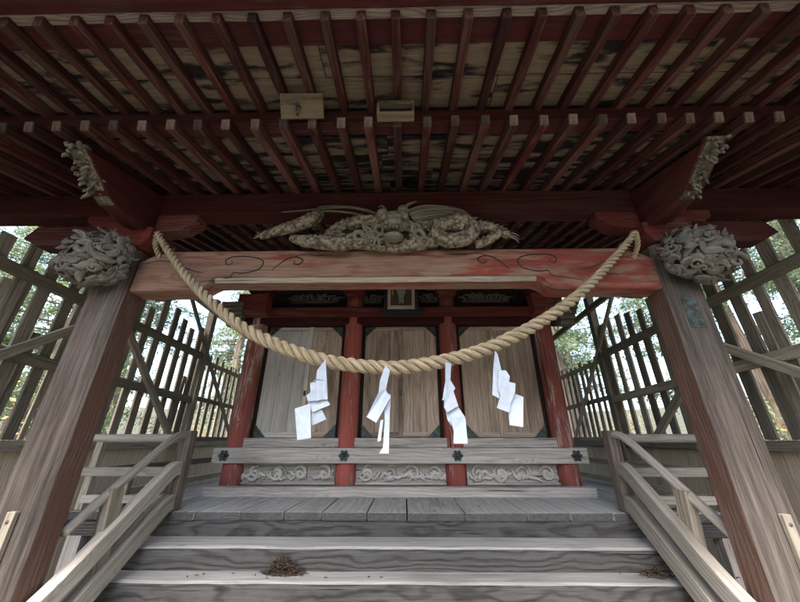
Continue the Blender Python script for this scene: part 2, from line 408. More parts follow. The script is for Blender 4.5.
for sx in (-1, 1):
    m = MB(); carved_cluster(m, (sx*2.35, 2.20, 2.925), (.245, .17, .215), 170, 50+sx, sx)
    # a curled head drooping at the outer lower end
    for k in range(3):
        cx, cz, r0 = sx*(2.50-.07*k), 2.80+.03*k, .075-.012*k
        path = [Vector((cx+sx*math.cos(t*.55)*r0*(1-t/16), 2.07-.01*k, cz+math.sin(t*.55)*r0*(1-t/16))) for t in range(13)]
        m.tube(path, [.024-.0012*t for t in range(13)], 8)
    part(m, 'carved_peony_head', 'carve', pill[0 if sx < 0 else 1], 0, True)

# rainbow beam (worn salmon red) with incised scrolls
def koryo():
    y0, y1 = 2.33, 2.51
    m = MB(31)
    prof = []   # lower edge and upper edge over x
    xs = [-2.15, -2.13, -2.05, -1.9, -1.64, -1.60, -1.53, -1.49, -1.44, -1.2, -.8, -.4, 0, .4, .8, 1.1, 1.16, 1.20, 1.27, 1.31, 1.6, 1.85, 2.0, 2.11, 2.13]
    def low(x): 
        a = -1.64 if x < 0 else 1.31; b = -1.47 if x < 0 else 1.15
        t = (x-a)/(b-a); t = max(0, min(1, t)); return 2.705+.085*(t*t*(3-2*t))
    def high(x):
        e = min(x+2.15, 2.13-x); return 3.09-.10*max(0, 1-e/.28)**2
    o = (3., .27, .05); b = len(m.v)
    for x in xs:
        ch = .045 if low(x) > 2.77 else .012
        for (y, z) in ((y0+ch, low(x)), (y1, low(x)), (y1, high(x)), (y0+.02, high(x)), (y0, high(x)-.02), (y0, low(x)+ch)):
            m.v.append(Vector((x, y, z))); m.g.append((o[0]+x, o[1]+y-y0, o[2]+z-2.9))
    n = 6
    for i in range(len(xs)-1):
        for k in range(n): q = b+i*n; m.f.append((q+k, q+(k+1) % n, q+n+(k+1) % n, q+n+k))
    m.f.append(tuple(b+k for k in range(n))); m.f.append(tuple(b+(len(xs)-1)*n+k for k in range(n)))
    kb = part(m, 'rainbow_beam', 'redlight', bevel=.004)
    # bare pale strip along the lower front arris
    m = MB(32); m.beam((-1.47, y0+.018, 2.808), (1.145, y0+.018, 2.808), .038, .05, (0, .5, .5), 24, .0015)
    part(m, 'pale_edge', 'pale', kb, .004)
    def scroll(pts, r=.006):
        m = MB()
        P = smooth_path([(x, 0, z) for x, z in pts], 8)
        n = len(P); m.tube([(p.x, y0+.001, p.z) for p in P], [r*(.5+.5*min(1, 4*min(i, n-1-i)/n)) for i in range(n)], 6)
        part(m, 'incised_scroll', 'black', kb, 0, True)
    for s in (-1, 1):
        o_ = 0 if s < 0 else .02
        S = lambda L: [(s*x-o_*s*4, z) for x, z in L]
        scroll(S([(1.60, 2.78), (1.50, 2.80), (1.36, 2.825), (1.33, 2.87), (1.25, 2.865), (1.13, 2.90), (1.10, 2.97), (1.16, 3.01), (1.27, 3.025), (1.37, 3.02), (1.42, 2.985), (1.40, 2.945), (1.36, 2.96), (1.375, 2.985)]))
        scroll(S([(1.02, 2.89), (.96, 2.95), (.90, 3.0), (.83, 3.015), (.77, 2.985), (.80, 2.945), (.84, 2.955), (.83, 2.98)]), .007)
        scroll(S([(.86, 3.01), (.78, 3.04), (.66, 3.03), (.52, 3.035)]), .005)
        scroll(S([(2.1, 2.96), (1.98, 2.99), (1.84, 2.965), (1.7, 2.90), (1.58, 2.87)]), .005)
koryo()

# purlin on blocks above the pillars
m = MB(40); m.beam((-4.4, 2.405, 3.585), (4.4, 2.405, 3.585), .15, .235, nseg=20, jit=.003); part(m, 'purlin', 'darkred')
for sx in (-1, 1):
    m = MB(42+sx); x = sx*XP
    m.prism([(-.12, 0), (.12, 0), (.19, .09), (.19, .19), (-.19, .19), (-.19, .09)], (x, 2.62, 3.10), (1, 0, 0), (0, 0, 1), .36)
    part(m, 'bearing_block', 'red', bevel=.006)
    m = MB(); m.prism([(-.5, .12), (-.38, .03), (-.2, 0), (.2, 0), (.38, .03), (.5, .12), (.5, .182), (-.5, .182)], (x, 2.475, 3.285), (1, 0, 0), (0, 0, 1), .14)
    part(m, 'bracket_arm', 'red', bevel=.005)
    m = MB(); m.prism([(-.02, 0), (.30, 0), (.34, .05), (.3, .11), (-.10, .11), (-.12, .05)], (x-.07, 2.16, 3.29), (0, 1, 0), (0, 0, 1), .14)
    part(m, 'bracket_arm', 'red', bevel=.005)
    # tail stub of the tie beam behind the pillar, and an outward stub
    m = MB(); m.prism([(0, .02), (.28, -.03), (.40, .03), (.44, .12), (.36, .2), (0, .2)], (x-.06, 2.54, 2.86), (0, 1, 0), (0, 0, 1), .12)
    part(m, 'tie_beam_nose', 'red', bevel=.01)
    m = MB(); m.prism([(0, 0), (.55, .02), (.70, .10), (.62, .22), (0, .22)], (x+sx*.30, 2.47 if sx > 0 else 2.33, 3.13), (sx, 0, 0), (0, 0, 1), .14)
    part(m, 'outer_bracket_nose', 'darkred', bevel=.01)
    # triangular bracket board under the rafters with a carved front edge
    xb = sx*2.2
    m = MB(); m.prism([(1.60, 3.47), (1.66, 3.44), (1.72, 3.39), (1.80, 3.33), (1.86, 3.29), (1.94, 3.26), (2.06, 3.255), (2.325, 3.255), (2.325, 3.66)], (xb-.07, 0, 0), (0, 1, 0), (0, 0, 1), .14)
    tb = part(m, 'bracket_board', 'darkred', bevel=.004)
    m = MB(71+sx); rr = random.Random(171+sx)
    m.prism([(1.585, 3.485), (1.64, 3.44), (1.71, 3.385), (1.80, 3.325), (1.94, 3.25), (1.95, 3.30), (1.82, 3.37), (1.72, 3.44), (1.62, 3.52)], (xb-.055, 0, 0), (0, 1, 0), (0, 0, 1), .11)
    for k in range(52):
        t = rr.random(); y = 1.58+.34*t; z = 3.475-.215*t; xx = xb+rr.uniform(-.05, .05)
        c1 = Vector((xx, y-rr.uniform(.0, .02), z-rr.uniform(0, .02))); L = rr.uniform(.05, .10); an = rr.uniform(0, 2*PI); cv = rr.uniform(-2, 2)
        path = [c1+Vector((math.cos(an+cv*q/5)*L*q/5*.45, (-.5*math.sin(PI*q/5))*.02+math.sin(an+cv*q/5)*L*q/5*.4, math.sin(an+cv*q/5)*L*q/5*.8)) for q in range(6)]
        m.tube(path, [.006, .011, .013, .012, .009, .004], 6)
    part(m, 'carved_edge', 'carvetan', tb, 0, True)

# ---- eaves
SL = .25
def zr(y): return 3.705+SL*(y-2.33)          # underside of the lower rafters
def zf(y): return 3.60+.15*(y-.905)          # underside of the flying rafters
XR = [(-22+i)*.1905+.0455 for i in range(45)]
m = MB(80); m.beam((0, 1.49, zr(1.49)+.0375), (0, 4.82, zr(4.82)+.0375), .058, .075, nseg=8, jit=.0015)
raf = part(m, 'rafter', 'rafter')
m = MB(); m.beam((0, 1.478, zr(1.478)+.0375), (0, 1.4895, zr(1.49)+.0375), .056, .072); part(m, 'end_grain', 'rafterend', raf, .003)
m = MB(81); m.beam((0, .95, zf(.95)+.035), (0, 1.60, zf(1.60)+.035), .05, .07, nseg=4, jit=.0015)
fly = part(m, 'flying_rafter', 'rafter')
endg = raf.children[0]
variants = [(raf, fly)]
for k in range(3):
    m = MB(84+k); m.beam((0, 1.49, zr(1.49)+.0375), (0, 4.82, zr(4.82)+.0375), .058, .075, nseg=8, jit=.003); a = part(m, 'rafter', 'rafter')
    m = MB(94+k); m.beam((0, .95, zf(.95)+.035), (0, 1.60, zf(1.60)+.035), .05, .07, nseg=4, jit=.003); b = part(m, 'flying_rafter', 'rafter')
    variants.append((a, b))
jr = random.Random(5)
for i, x in enumerate(XR):
    a, b = variants[i % 4]
    dx = jr.uniform(-.008, .008)
    if i < 4:
        if i: endn = rep(endg, a, (0, 0, 0))
        a.location.x = x+dx; b.location.x = x+jr.uniform(-.006, .006)
    else:
        ra = rep(a, HALL, (x+dx, 0, jr.uniform(-.004, .004))); rep(endg, ra, (0, 0, 0))
        rep(b, HALL, (x+jr.uniform(-.006, .006), 0, 0))
# boards over both rows
def boards(name, y0, y1, zfun, h, wid, seed, mt):
    m = MB(seed); y = y0
    while y < y1-.01:
        yn = min(y1, y+wid*m.r.uniform(.85, 1.15))
        xs = [-4.4]
        while xs[-1] < 4.3: xs.append(min(4.4, xs[-1]+m.r.uniform(1.6, 2.6)))
        for a, b in zip(xs, xs[1:]):
            za, zb = zfun(y)+h, zfun(yn)+h
            m.beam((a+.002, (y+yn)/2, (za+zb)/2+.014+m.r.uniform(0, .006)), (b-.002, (y+yn)/2, (za+zb)/2+.014), math.hypot(yn-y, zb-za)-.006, .024, (0, -(zb-za), yn-y))
        y = yn
    return part(m, name, mt, bevel=.002)
boards('soffit_board', 1.66, 4.82, zr, .075, .21, 101, 'ceilold')
boards('soffit_board', 1.11, 1.56, zf, .07, .235, 102, 'ceil')
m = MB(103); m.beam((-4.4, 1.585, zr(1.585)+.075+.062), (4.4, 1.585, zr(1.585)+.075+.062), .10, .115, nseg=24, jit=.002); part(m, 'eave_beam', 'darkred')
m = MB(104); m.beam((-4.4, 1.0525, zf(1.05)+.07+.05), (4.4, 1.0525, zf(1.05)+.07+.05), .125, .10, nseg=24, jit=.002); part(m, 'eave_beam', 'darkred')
m = MB(105); m.beam((-4.4, .9625, 3.696), (4.4, .9625, 3.696), .05, .036, nseg=24, jit=.002); part(m, 'fascia', 'rafterend')
m = MB(106); m.beam((-4.4, .866, 3.705), (4.4, .866, 3.705), .14, .06, nseg=24, jit=.002); part(m, 'fascia', 'darkred')
# roof mass above: curved slab front and rear
m = MB(107)
prof = [(.76, 3.738), (1.2, 3.86), (1.9, 4.02), (2.8, 4.30), (3.8, 4.70), (4.9, 5.35), (6.0, 6.25), (6.6, 6.7)]
pr_ = [(y, z) for y, z in prof]+[(13.2-y, z+.35) for y, z in reversed(prof[:-1])]
up = [(y, z+.16) for y, z in pr_]
m.prism(pr_+list(reversed(up)), (-4.45, 0, 0), (0, 1, 0), (0, 0, 1), 8.9)
part(m, 'roof', wood('roof_bark_shingles', (.20, .17, .145), (.11, .09, .08), ring=.03, stain=.5), bevel=0)

# ---- hall body
YC, RC = 4.72, .135
colx = (-2.18, -.70, .735, 2.175)
cols = []
for i, x in enumerate(colx):
    m = MB(120+i); m.tube([(x, YC, .97+2.75*k/12) for k in range(13)], [RC*(1-.02*k/12) for k in range(13)], 28, gscale=1, jit=.006)
    o = part(m, 'column', wood('column_paint_%d' % i, (.40, .33, .29), (.22, .15, .125), ring=.03, ringc=.5, fibre=.9, stain=.25, crack=.9,
             tone=1., paint=((.31, .085, .068) if i in (1, 2) else (.21, .062, .052)), paint2=((.21, .055, .045) if i in (1, 2) else (.14, .05, .044)), paint_bias=(1.0 if i in (1, 2) else .8)), bevel=0, smooth=True); cols.append(o)
def strip(name, mat, x0, x1, y0, y1, z0, z1, seed, bev=.008, nseg=18, jit=.002):
    m = MB(seed); m.box(x0, x1, y0, y1, z0, z1, nseg, jit); return part(m, name, mat, bevel=bev)
strip('ground_sill', 'grey', -2.39, 2.37, 4.47, 4.60, .955, 1.075, 131)
nuki = strip('tie_beam', 'grey', -2.40, 2.39, 4.545, 4.70, 1.325, 1.505, 132)
for i in range(3):
    a, b = colx[i]+RC-.02, colx[i+1]-RC+.02
    strip('door_sill', 'grey', a-.01, b+.01, 4.635, 4.80, 1.507, 1.624, 140+i)
# six-lobed nail covers
for x in (-2.25, -.705, .742, 2.245):
    m = MB()
    pts = [((.062+.010*math.cos(6*a))*math.cos(a), (.062+.010*math.cos(6*a))*math.sin(a)) for a in [2*PI*k/36 for k in range(36)]]
    m.prism(pts, (x, 4.546, 1.415), (1, 0, 0), (0, 0, 1), .016)
    for k in range(6):
        a = 2*PI*k/6; m.ball((x+.036*math.cos(a), 4.53, 1.415+.036*math.sin(a)), (.020, .014, .020), 8, 5)
    m.ball((x, 4.526, 1.415), (.024, .022, .024), 10, 6)
    part(m, 'nail_cover', 'copper', nuki, .003)
# carved wave panels under the doors
def spiral(cx, cz, r0, turns, dirn, a0, n=26, rend=.2):
    return [(cx+r0*(1-(1-rend)*t/n)*math.cos(a0+dirn*turns*2*PI*t/n), cz+r0*(1-(1-rend)*t/n)*math.sin(a0+dirn*turns*2*PI*t/n)) for t in range(n+1)]
for i in range(3):
    a, b = colx[i]+RC-.01, colx[i+1]-RC+.01
    m = MB(150+i); m.box(a, b, 4.735, 4.77, 1.06, 1.335)
    pan = part(m, 'carved_panel', 'grey')
    m = MB(160+i); rr = random.Random(160+i); W = b-a
    def rel(pts, r, y=4.712):
        n = len(pts); m.tube([(x, y, z) for x, z in pts], [r*(.45+.55*math.sin(PI*(k+.5)/n)) for k in range(n)], 8, True)
    # border
    for z in (1.085, 1.312): m.box(a+.003, b-.003, 4.69, 4.734, z-.012, z+.012)
    nsp = 4
    for k in range(nsp):
        cx = a+W*(k+.5)/nsp; s = 1 if (k < nsp/2) else -1
        cz = 1.20+rr.uniform(-.008, .008); r0 = rr.uniform(.078, .098)
        rel(spiral(cx, cz, r0, rr.uniform(1.0, 1.4), s, rr.uniform(2.4, 3.6)), .026)
        rel(spiral(cx+rr.uniform(-.02, .02), cz, r0*1.15, .5, s, rr.uniform(0, 2)), .016)
        for q in range(3):
            xx = cx+rr.uniform(-.12, .12); zz = 1.115+rr.uniform(0, .03)
            L = rr.uniform(.12, .24)*s
            P = smooth_path([(xx-L*.5, 0, zz), (xx-L*.15, 0, zz+rr.uniform(.02, .09)), (xx+L*.2, 0, zz+rr.uniform(.0, .05)), (xx+L*.5, 0, zz+rr.uniform(.02, .11))], 6)
            rel([(max(a+.02, min(b-.02, p.x)), min(1.31, max(1.085, p.z))) for p in P], rr.uniform(.016, .026))
        for q in range(4):
            xx = max(a+.03, min(b-.03, cx+rr.uniform(-.13, .13))); m.ball((xx, 4.72, rr.uniform(1.13, 1.29)), (rr.uniform(.014, .026), .022, rr.uniform(.010, .02)), 8, 5)
    part(m, 'wave_carving', 'carvepale', pan, 0, True)
# doors
for i in range(3):
    a, b = colx[i]+RC+.02, colx[i+1]-RC-.02
    bays_mid = {0: a+(b-a)*.57, 1: (a+b)/2, 2: a+(b-a)*.45}[i]
    strip('door_frame', 'black', a-.06, b+.06, 4.80, 4.84, 1.61, 3.30, 170+i, nseg=1)
    for k, (l, r) in enumerate(((a+.025, bays_mid), (bays_mid, b-.025))):
        m = MB(180+2*i+k); n = 3 if r-l > .5 else 2
        for q in range(n):
            m.box(l+(r-l)*q/n+.0015, l+(r-l)*(q+1)/n-.0015, 4.765, 4.80, 1.626, 3.215, 6, .001)
        mt = {(0, 0): 'doorgrey', (0, 1): 'door'}.get((i, k), 'door')
        dr = part(m, 'door', mt, bevel=.003)
        # rails and stiles
        for (za, zb) in ((1.630, 1.70), (3.15, 3.21)):
            m = MB(); m.box(l, r, 4.748, 4.763, za, zb); part(m, 'door_rail', mt, dr, .003)
        if k == 0:
            m = MB(); m.box(bays_mid-.028, bays_mid+.028, 4.735, 4.764, 1.632, 3.212, 8, .001); part(m, 'door_stile', mt, dr, .004)
            m = MB(); m.box(bays_mid-.018, bays_mid+.018, 4.727, 4.736, 2.18, 2.25); part(m, 'lock_plate', 'iron', dr, .003)
        # corner plates
        xo, sg = (l, 1) if k == 0 else (r, -1)
        for (z, sz) in ((1.634, 1), (3.206, -1)):
            m = MB(); m.prism([(0, 0), (sg*.17, 0), (sg*.13, sz*.035), (sg*.045, sz*.12), (0, sz*.17)], (xo, 4.7455, z), (1, 0, 0), (0, 0, 1), .005)
            part(m, 'corner_plate', 'copper', dr, .001)
# lintels and the dark frieze
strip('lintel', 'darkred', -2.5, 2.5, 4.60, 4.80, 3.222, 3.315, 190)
strip('lintel', 'red', -2.62, 2.62, 4.545, 4.72, 3.318, 3.465, 191)
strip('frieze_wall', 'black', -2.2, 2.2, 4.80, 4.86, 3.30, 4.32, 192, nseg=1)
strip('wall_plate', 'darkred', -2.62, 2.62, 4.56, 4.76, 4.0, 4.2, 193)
for i, x in enumerate(colx):
    m = MB(195+i)
    m.prism([(-.12, 0), (.12, 0), (.17, .08), (.17, .17), (-.17, .17), (-.17, .08)], (x, 4.86, 3.66), (1, 0, 0), (0, 0, 1), .34)
    m.prism([(-.42, .10), (-.3, .02), (-.2, 0), (.2, 0), (.3, .02), (.42, .10), (.42, .14), (-.42, .14)], (x, 4.78, 3.835), (1, 0, 0), (0, 0, 1), .12)
    part(m, 'bracket', 'red', cols[i], .005)
    if i in (0, 3):
        sx = -1 if i == 0 else 1
        m = MB(); m.box(x-.22, x+.22, 4.36, 4.57, 3.30, 3.62); part(m, 'corner_block', 'red', cols[i], .012)
        m = MB(); 
        for q in range(5):
            m.box(min(x+sx*.10, x+sx*(.42-.03*q)), max(x+sx*.10, x+sx*(.42-.03*q)), 4.30, 4.46, 3.10+.075*(4-q), 3.17+.075*(4-q))
        part(m, 'carved_nose', 'carve', cols[i], .014)
# carved frieze pieces
for i, (xa, xb) in enumerate(((-1.75, -1.0), (-.62, -.28), (.34, .66), (1.0, 1.75))):
    m = MB(210+i); rr = random.Random(210+i)
    m.box(xa, xb, 4.74, 4.79, 3.62, 3.66)
    n = max(3, int((xb-xa)/.11)); mid = (xa+xb)/2
    for k in range(n):
        x = xa+(xb-xa)*(k+.5)/n; h = .10*math.sin(PI*(k+.5)/n)**.5; sg = 1 if x > mid else -1
        sp_ = spiral(x, 3.665+h*.6, .055+.02*rr.random(), 1.2, sg, rr.uniform(2.5, 4), 18)
        m.tube([(px_, 4.745-.02*rr.random()*0, pz_) for px_, pz_ in sp_], [.020-.0007*q for q in range(19)], 7)
        for q in range(3):
            x2 = x+rr.uniform(-.06, .06)
            P = smooth_path([(x2, 4.745, 3.66), (x2+sg*.03, 4.725, 3.66+h*.8), (x2+sg*.10, 4.735, 3.66+h*rr.uniform(.6, 1.3))], 4)
            m.tube(P, [.024-.002*q2 for q2 in range(len(P))], 7)
    part(m, 'frieze_carving', 'carve', None, 0, True)
# rest of the hall: side and back walls, floor
strip('side_wall', 'grey', -2.24, -2.16, 4.86, 8.3, .9, 4.6, 220, nseg=1)
strip('side_wall', 'grey', 2.16, 2.24, 4.86, 8.3, .9, 4.6, 221, nseg=1)
strip('back_wall', 'grey', -2.24, 2.24, 8.3, 8.38, .9, 5.0, 222, nseg=1)
strip('foundation', 'black', -2.2, 2.2, 4.5, 8.3, 0, .9, 223, nseg=1)  # black block added for the dark void beneath the hall
# veranda: planks running towards the doors
m = MB(230)
js = [-3.15, -2.78, -2.40, -1.93, -1.50, -1.08, -.717, -.288, .092, .641, 1.224, 1.62, 2.02, 2.41, 2.78, 3.15]
for a, b in zip(js, js[1:]):
    j = m.r.uniform(-.012, .012); nn = 8
    m.beam(((a+b)/2+.0, 3.585+j, .935), ((a+b)/2, 8.2, .935), b-a-.011, .068, (0, 0, 1), nn, .002, off=(m.r.uniform(-30, 30), m.r.uniform(-.3, .3), m.r.uniform(.15, .3)))
part(m, 'veranda_floor', 'deck', bevel=.009, extra=[('deckend', lambda n, c: n.y < -.7)])  # front ends darker than tops: end grain, plus overhead light put into colour
for sx in (-1, 1):
    m = MB(232+sx); m.box(min(sx*2.33, sx*3.1), max(sx*2.33, sx*3.1), 3.62, 3.72, .77, .90, 6, .002); part(m, 'veranda_beam', 'step'); m = MB(); m.box(min(sx*3.0, sx*3.1), max(sx*3.0, sx*3.1), 3.73, 8.2, .77, .90, 6, .002)
    part(m, 'veranda_beam', 'step')
    for y in (3.68, 5.3, 6.9):
        m = MB(); m.box(sx*3.05-.07, sx*3.05+.07, y-.06, y+.06, 0, .77); part(m, 'veranda_post', 'grey')
    # balustrade
    bal = MB(240+sx); xe = sx*3.12
    bal.tube([(sx*2.26+(xe*1.05-sx*2.26)*k/10, 3.66, 1.615) for k in range(11)], [.042]*11, 12, jit=.03)
    b1 = part(bal, 'veranda_railing', 'rail', bevel=0, smooth=True)
    m = MB(); m.box(min(sx*2.26, xe*1.03), max(sx*2.26, xe*1.03), 3.63, 3.69, 1.265, 1.345, 6, .002); part(m, 'rail', 'rail', b1); m = MB(); m.box(min(sx*2.26, xe), max(sx*2.26, xe), 3.63, 3.69, 1.03, 1.10, 6, .002); part(m, 'rail', 'rail', b1)
    for (z, ww, hh) in ((1.615, .07, .06), (1.30, .06, .075), (1.06, .06, .07)):
        m = MB(); m.beam((xe, 3.72, z), (xe, 8.1, z), ww, hh); part(m, 'rail', 'fence', b1)
    for (x, y, z1) in ((sx*2.72, 3.66, 1.265), (xe, 3.665, 1.58), (xe, 5.2, 1.58), (xe, 6.7, 1.58), (xe, 8.05, 1.58)):
        m = MB(); m.box(x-.035, x+.035, y-.028, y+.028, .972, z1); part(m, 'railing_post', 'fence', b1)

# ---- dragon over the rainbow beam (laid out on a drawing grid, metres from it)
def dragon():
    K, KZ, Y0 = .00858, .0102, 2.27
    def P(px, py, y=0.): return Vector(((px-399.7)*K, Y0+y, 3.488-(py-207)*KZ))
    m = MB(300)
    def body(pts, rad, n=14):
        Q = smooth_path([tuple(P(*p)) for p in pts], 7); L = len(Q)
        rr_ = [rad[min(len(rad)-1, int(i/(L-1)*(len(rad)-1)))]*(1-(i/(L-1)*(len(rad)-1)) % 1)+rad[min(len(rad)-1, int(i/(L-1)*(len(rad)-1))+1)]*((i/(L-1)*(len(rad)-1)) % 1) for i in range(L)]
        m.tube(Q, rr_, n)
        for i in range(2, L-2, 2):       # dorsal fins
            q = Q[i]; t = (Q[i+1]-Q[i-1]).normalized(); u = Vector((-t.z, 0, t.x)); u = u if u.z > 0 else -u
            m.tube([q+u*rr_[i]*.8, q+u*(rr_[i]*1.25)+t*.012, q+u*(rr_[i]*1.5)+t*.03], [.014, .010, .003], 5)
    body([(267, 237), (285, 233, -.02), (305, 228, -.03), (318, 221, -.02), (322, 213, .02)], [.026, .042, .055, .062, .05])
    body([(297, 237, .03), (312, 243, -.02), (330, 246, -.04), (350, 247, -.03), (365, 240, .03)], [.03, .05, .06, .06, .05])
    body([(330, 236, .03), (345, 229, 0), (365, 225, -.02), (390, 226, -.03)], [.028, .05, .06, .06])
    body([(415, 228, .0), (440, 228, -.02), (462, 226, -.05), (475, 234, -.06), (468, 243, -.05), (450, 245, -.04), (440, 238, -.06), (452, 232, -.08), (466, 236, -.09)], [.05, .06, .065, .065, .065, .06, .055, .05, .03])
    body([(472, 232, 0), (485, 230, -.02), (500, 235, -.03), (510, 240, -.02)], [.05, .045, .04, .03])
    body([(478, 246, .02), (492, 243, -.02), (502, 238, -.03)], [.04, .035, .025])
    body([(352, 243, .03), (372, 245, .0), (400, 247, .02), (428, 245, .0), (445, 240, .03)], [.04, .055, .05, .055, .04])
    body([(372, 236, .02), (384, 238, -.01), (380, 244, -.03)], [.04, .035, .025])
    body([(428, 233, .02), (418, 240, -.03), (424, 246, -.04)], [.04, .035, .025])
    dr = part(m, 'dragon_carving', 'scale', None, 0, True)
    # head
    m = MB(301)
    m.ball(P(400, 228, -.06), (.13, .085, .10), 16, 12)
    m.ball(P(388, 224, -.09), (.055, .06, .06), 12, 8); m.ball(P(408, 222, -.12), (.05, .05, .055), 12, 8)      # brows
    m.ball(P(390, 229, -.14), (.03, .03, .035), 10, 8); m.ball(P(410, 229, -.15), (.03, .03, .035), 10, 8)       # eyes
    m.ball(P(399, 236, -.15), (.075, .06, .045), 14, 8)                                                          # snout
    m.ball(P(393, 238, -.19), (.022, .025, .02), 8, 6); m.ball(P(404, 238, -.19), (.022, .025, .02), 8, 6)
    m.ball(P(399, 246, -.11), (.085, .065, .032), 14, 8)                                                         # lower jaw
    for k in range(7): m.tube([P(389+3.4*k, 240.5, -.185), P(389+3.4*k, 243.5, -.188)], [.009, .003], 6)
    for (pts, r) in ([[(405, 218, -.06), (413, 212, -.08), (422, 207, -.06)], .02], [[(392, 217, -.04), (388, 212, -.06), (383, 210, -.03)], .018]):
        Q = smooth_path([tuple(P(*p)) for p in pts], 5); m.tube(Q, [r*(1-.75*i/len(Q)) for i in range(len(Q))], 8)
    part(m, 'dragon_head', 'carvetan', dr, 0, True)
    # mane, whiskers and cloud tufts
    m = MB(302); rr = random.Random(9)
    def strand(pts, r0, r1, fl=.6):
        Q = smooth_path([tuple(P(*p)) for p in pts], 7); L = len(Q)
        m.tube(Q, [r0+(r1-r0)*i/(L-1) for i in range(L)], 7, True, fl)
    strand([(388, 221, -.02), (372, 214, -.03), (350, 209, -.02), (325, 209, 0), (300, 211, 0), (284, 212, 0)], .022, .006)
    strand([(386, 219, 0), (365, 211, -.02), (340, 206, 0), (320, 207, 0)], .016, .006)
    strand([(386, 224, 0), (360, 217, -.03), (335, 213, -.02), (322, 214, -.02)], .016, .008)
    for k in range(7):
        strand([(412+k, 219+1.6*k, -.08), (428+2*k, 213+1.9*k, -.07), (448+1.5*k, 211+1.7*k, -.04), (466+1.5*k, 213+1.8*k, -.02), (476+rr.uniform(-3, 3), 218+2*k, 0)], .017, .007)
    for k in range(24):
        x = rr.uniform(364, 440); y = rr.uniform(232, 249); s = rr.choice((-1, 1))
        strand([(x, y, -.03), (x+s*4, y-4, -.06), (x+s*9, y-2, -.07), (x+s*8, y+3, -.06), (x+s*4, y+2, -.05)], rr.uniform(.016, .030), .010, .8)
    for k in range(3):   # claws
        strand([(508, 239, -.02), (514+k, 238+3*k, -.03), (520-k, 241+3*k, -.03)], .014, .004); strand([(268, 236, 0), (264-k, 234+3*k, -.02)], .016, .006)
        strand([(352, 238, -.03), (342-k*2, 237+3*k, -.06), (336-k, 240+3*k, -.05)], .012, .004)
    part(m, 'dragon_mane', 'carvetan', dr, 0, True)
dragon()

# ------------------------------------------------------------------ staircase
ST = thing('wooden_staircase', 'broad weathered timber staircase with curved handrails up to the shrine veranda', 'staircase', (0, 3.0, 0))
STEPS = [(.775, 3.27, 3.60), (.617, 3.04, 3.30), (.46, 2.80, 3.07), (.30, 2.56, 2.83), (.15, 2.30, 2.59)]
for i, (z, y0, y1) in enumerate(STEPS):
    m = MB(400+i); lo = (STEPS[i+1][0]-.02) if i+1 < len(STEPS) else -.02
    # heavy log tread: rounded worn nose, uneven along its length
    o = (m.r.uniform(-20, 20), -.27, m.r.uniform(-.02, .10)); n = 40; b = len(m.v)
    ph = m.r.uniform(0, 9)
    for k in range(n+1):
        x = -2.30+4.60*k/n; wob = mnoise.noise((x*1.3+ph, i*3.1, 0))*.010; wz = mnoise.noise((x*2.2+ph, i*3.1, 5))*.006
        ring_ = [(y0+wob, lo), (y0+wob, z-.035), (y0+wob+.010, z-.012+wz), (y0+.035+wob, z+wz), (y1, z+wz*.3), (y1, lo)]
        for (y, zz) in ring_: m.v.append(Vector((x, y, zz))); m.g.append((o[0]+x, o[1]+y-y0, o[2]+zz-z))
    for k in range(n):
        for q in range(6): s_ = b+k*6; m.f.append((s_+q, s_+(q+1) % 6, s_+6+(q+1) % 6, s_+6+q))
    m.f.append(tuple(b+q for q in range(6))); m.f.append(tuple(b+n*6+q for q in range(6)))
    part(m, 'step', 'step', ST, .004, False, ST, extra=[('tread', lambda n, c: n.z > .55)])  # tops paler than risers: overhead light put into the colour, besides wear
m = MB(410); m.beam((-2.30, 3.635, .827), (2.30, 3.635, .827), .07, .145, nseg=30, jit=.003, off=(4, .20, .03)); part(m, 'riser', 'step', ST, .006, False, ST)
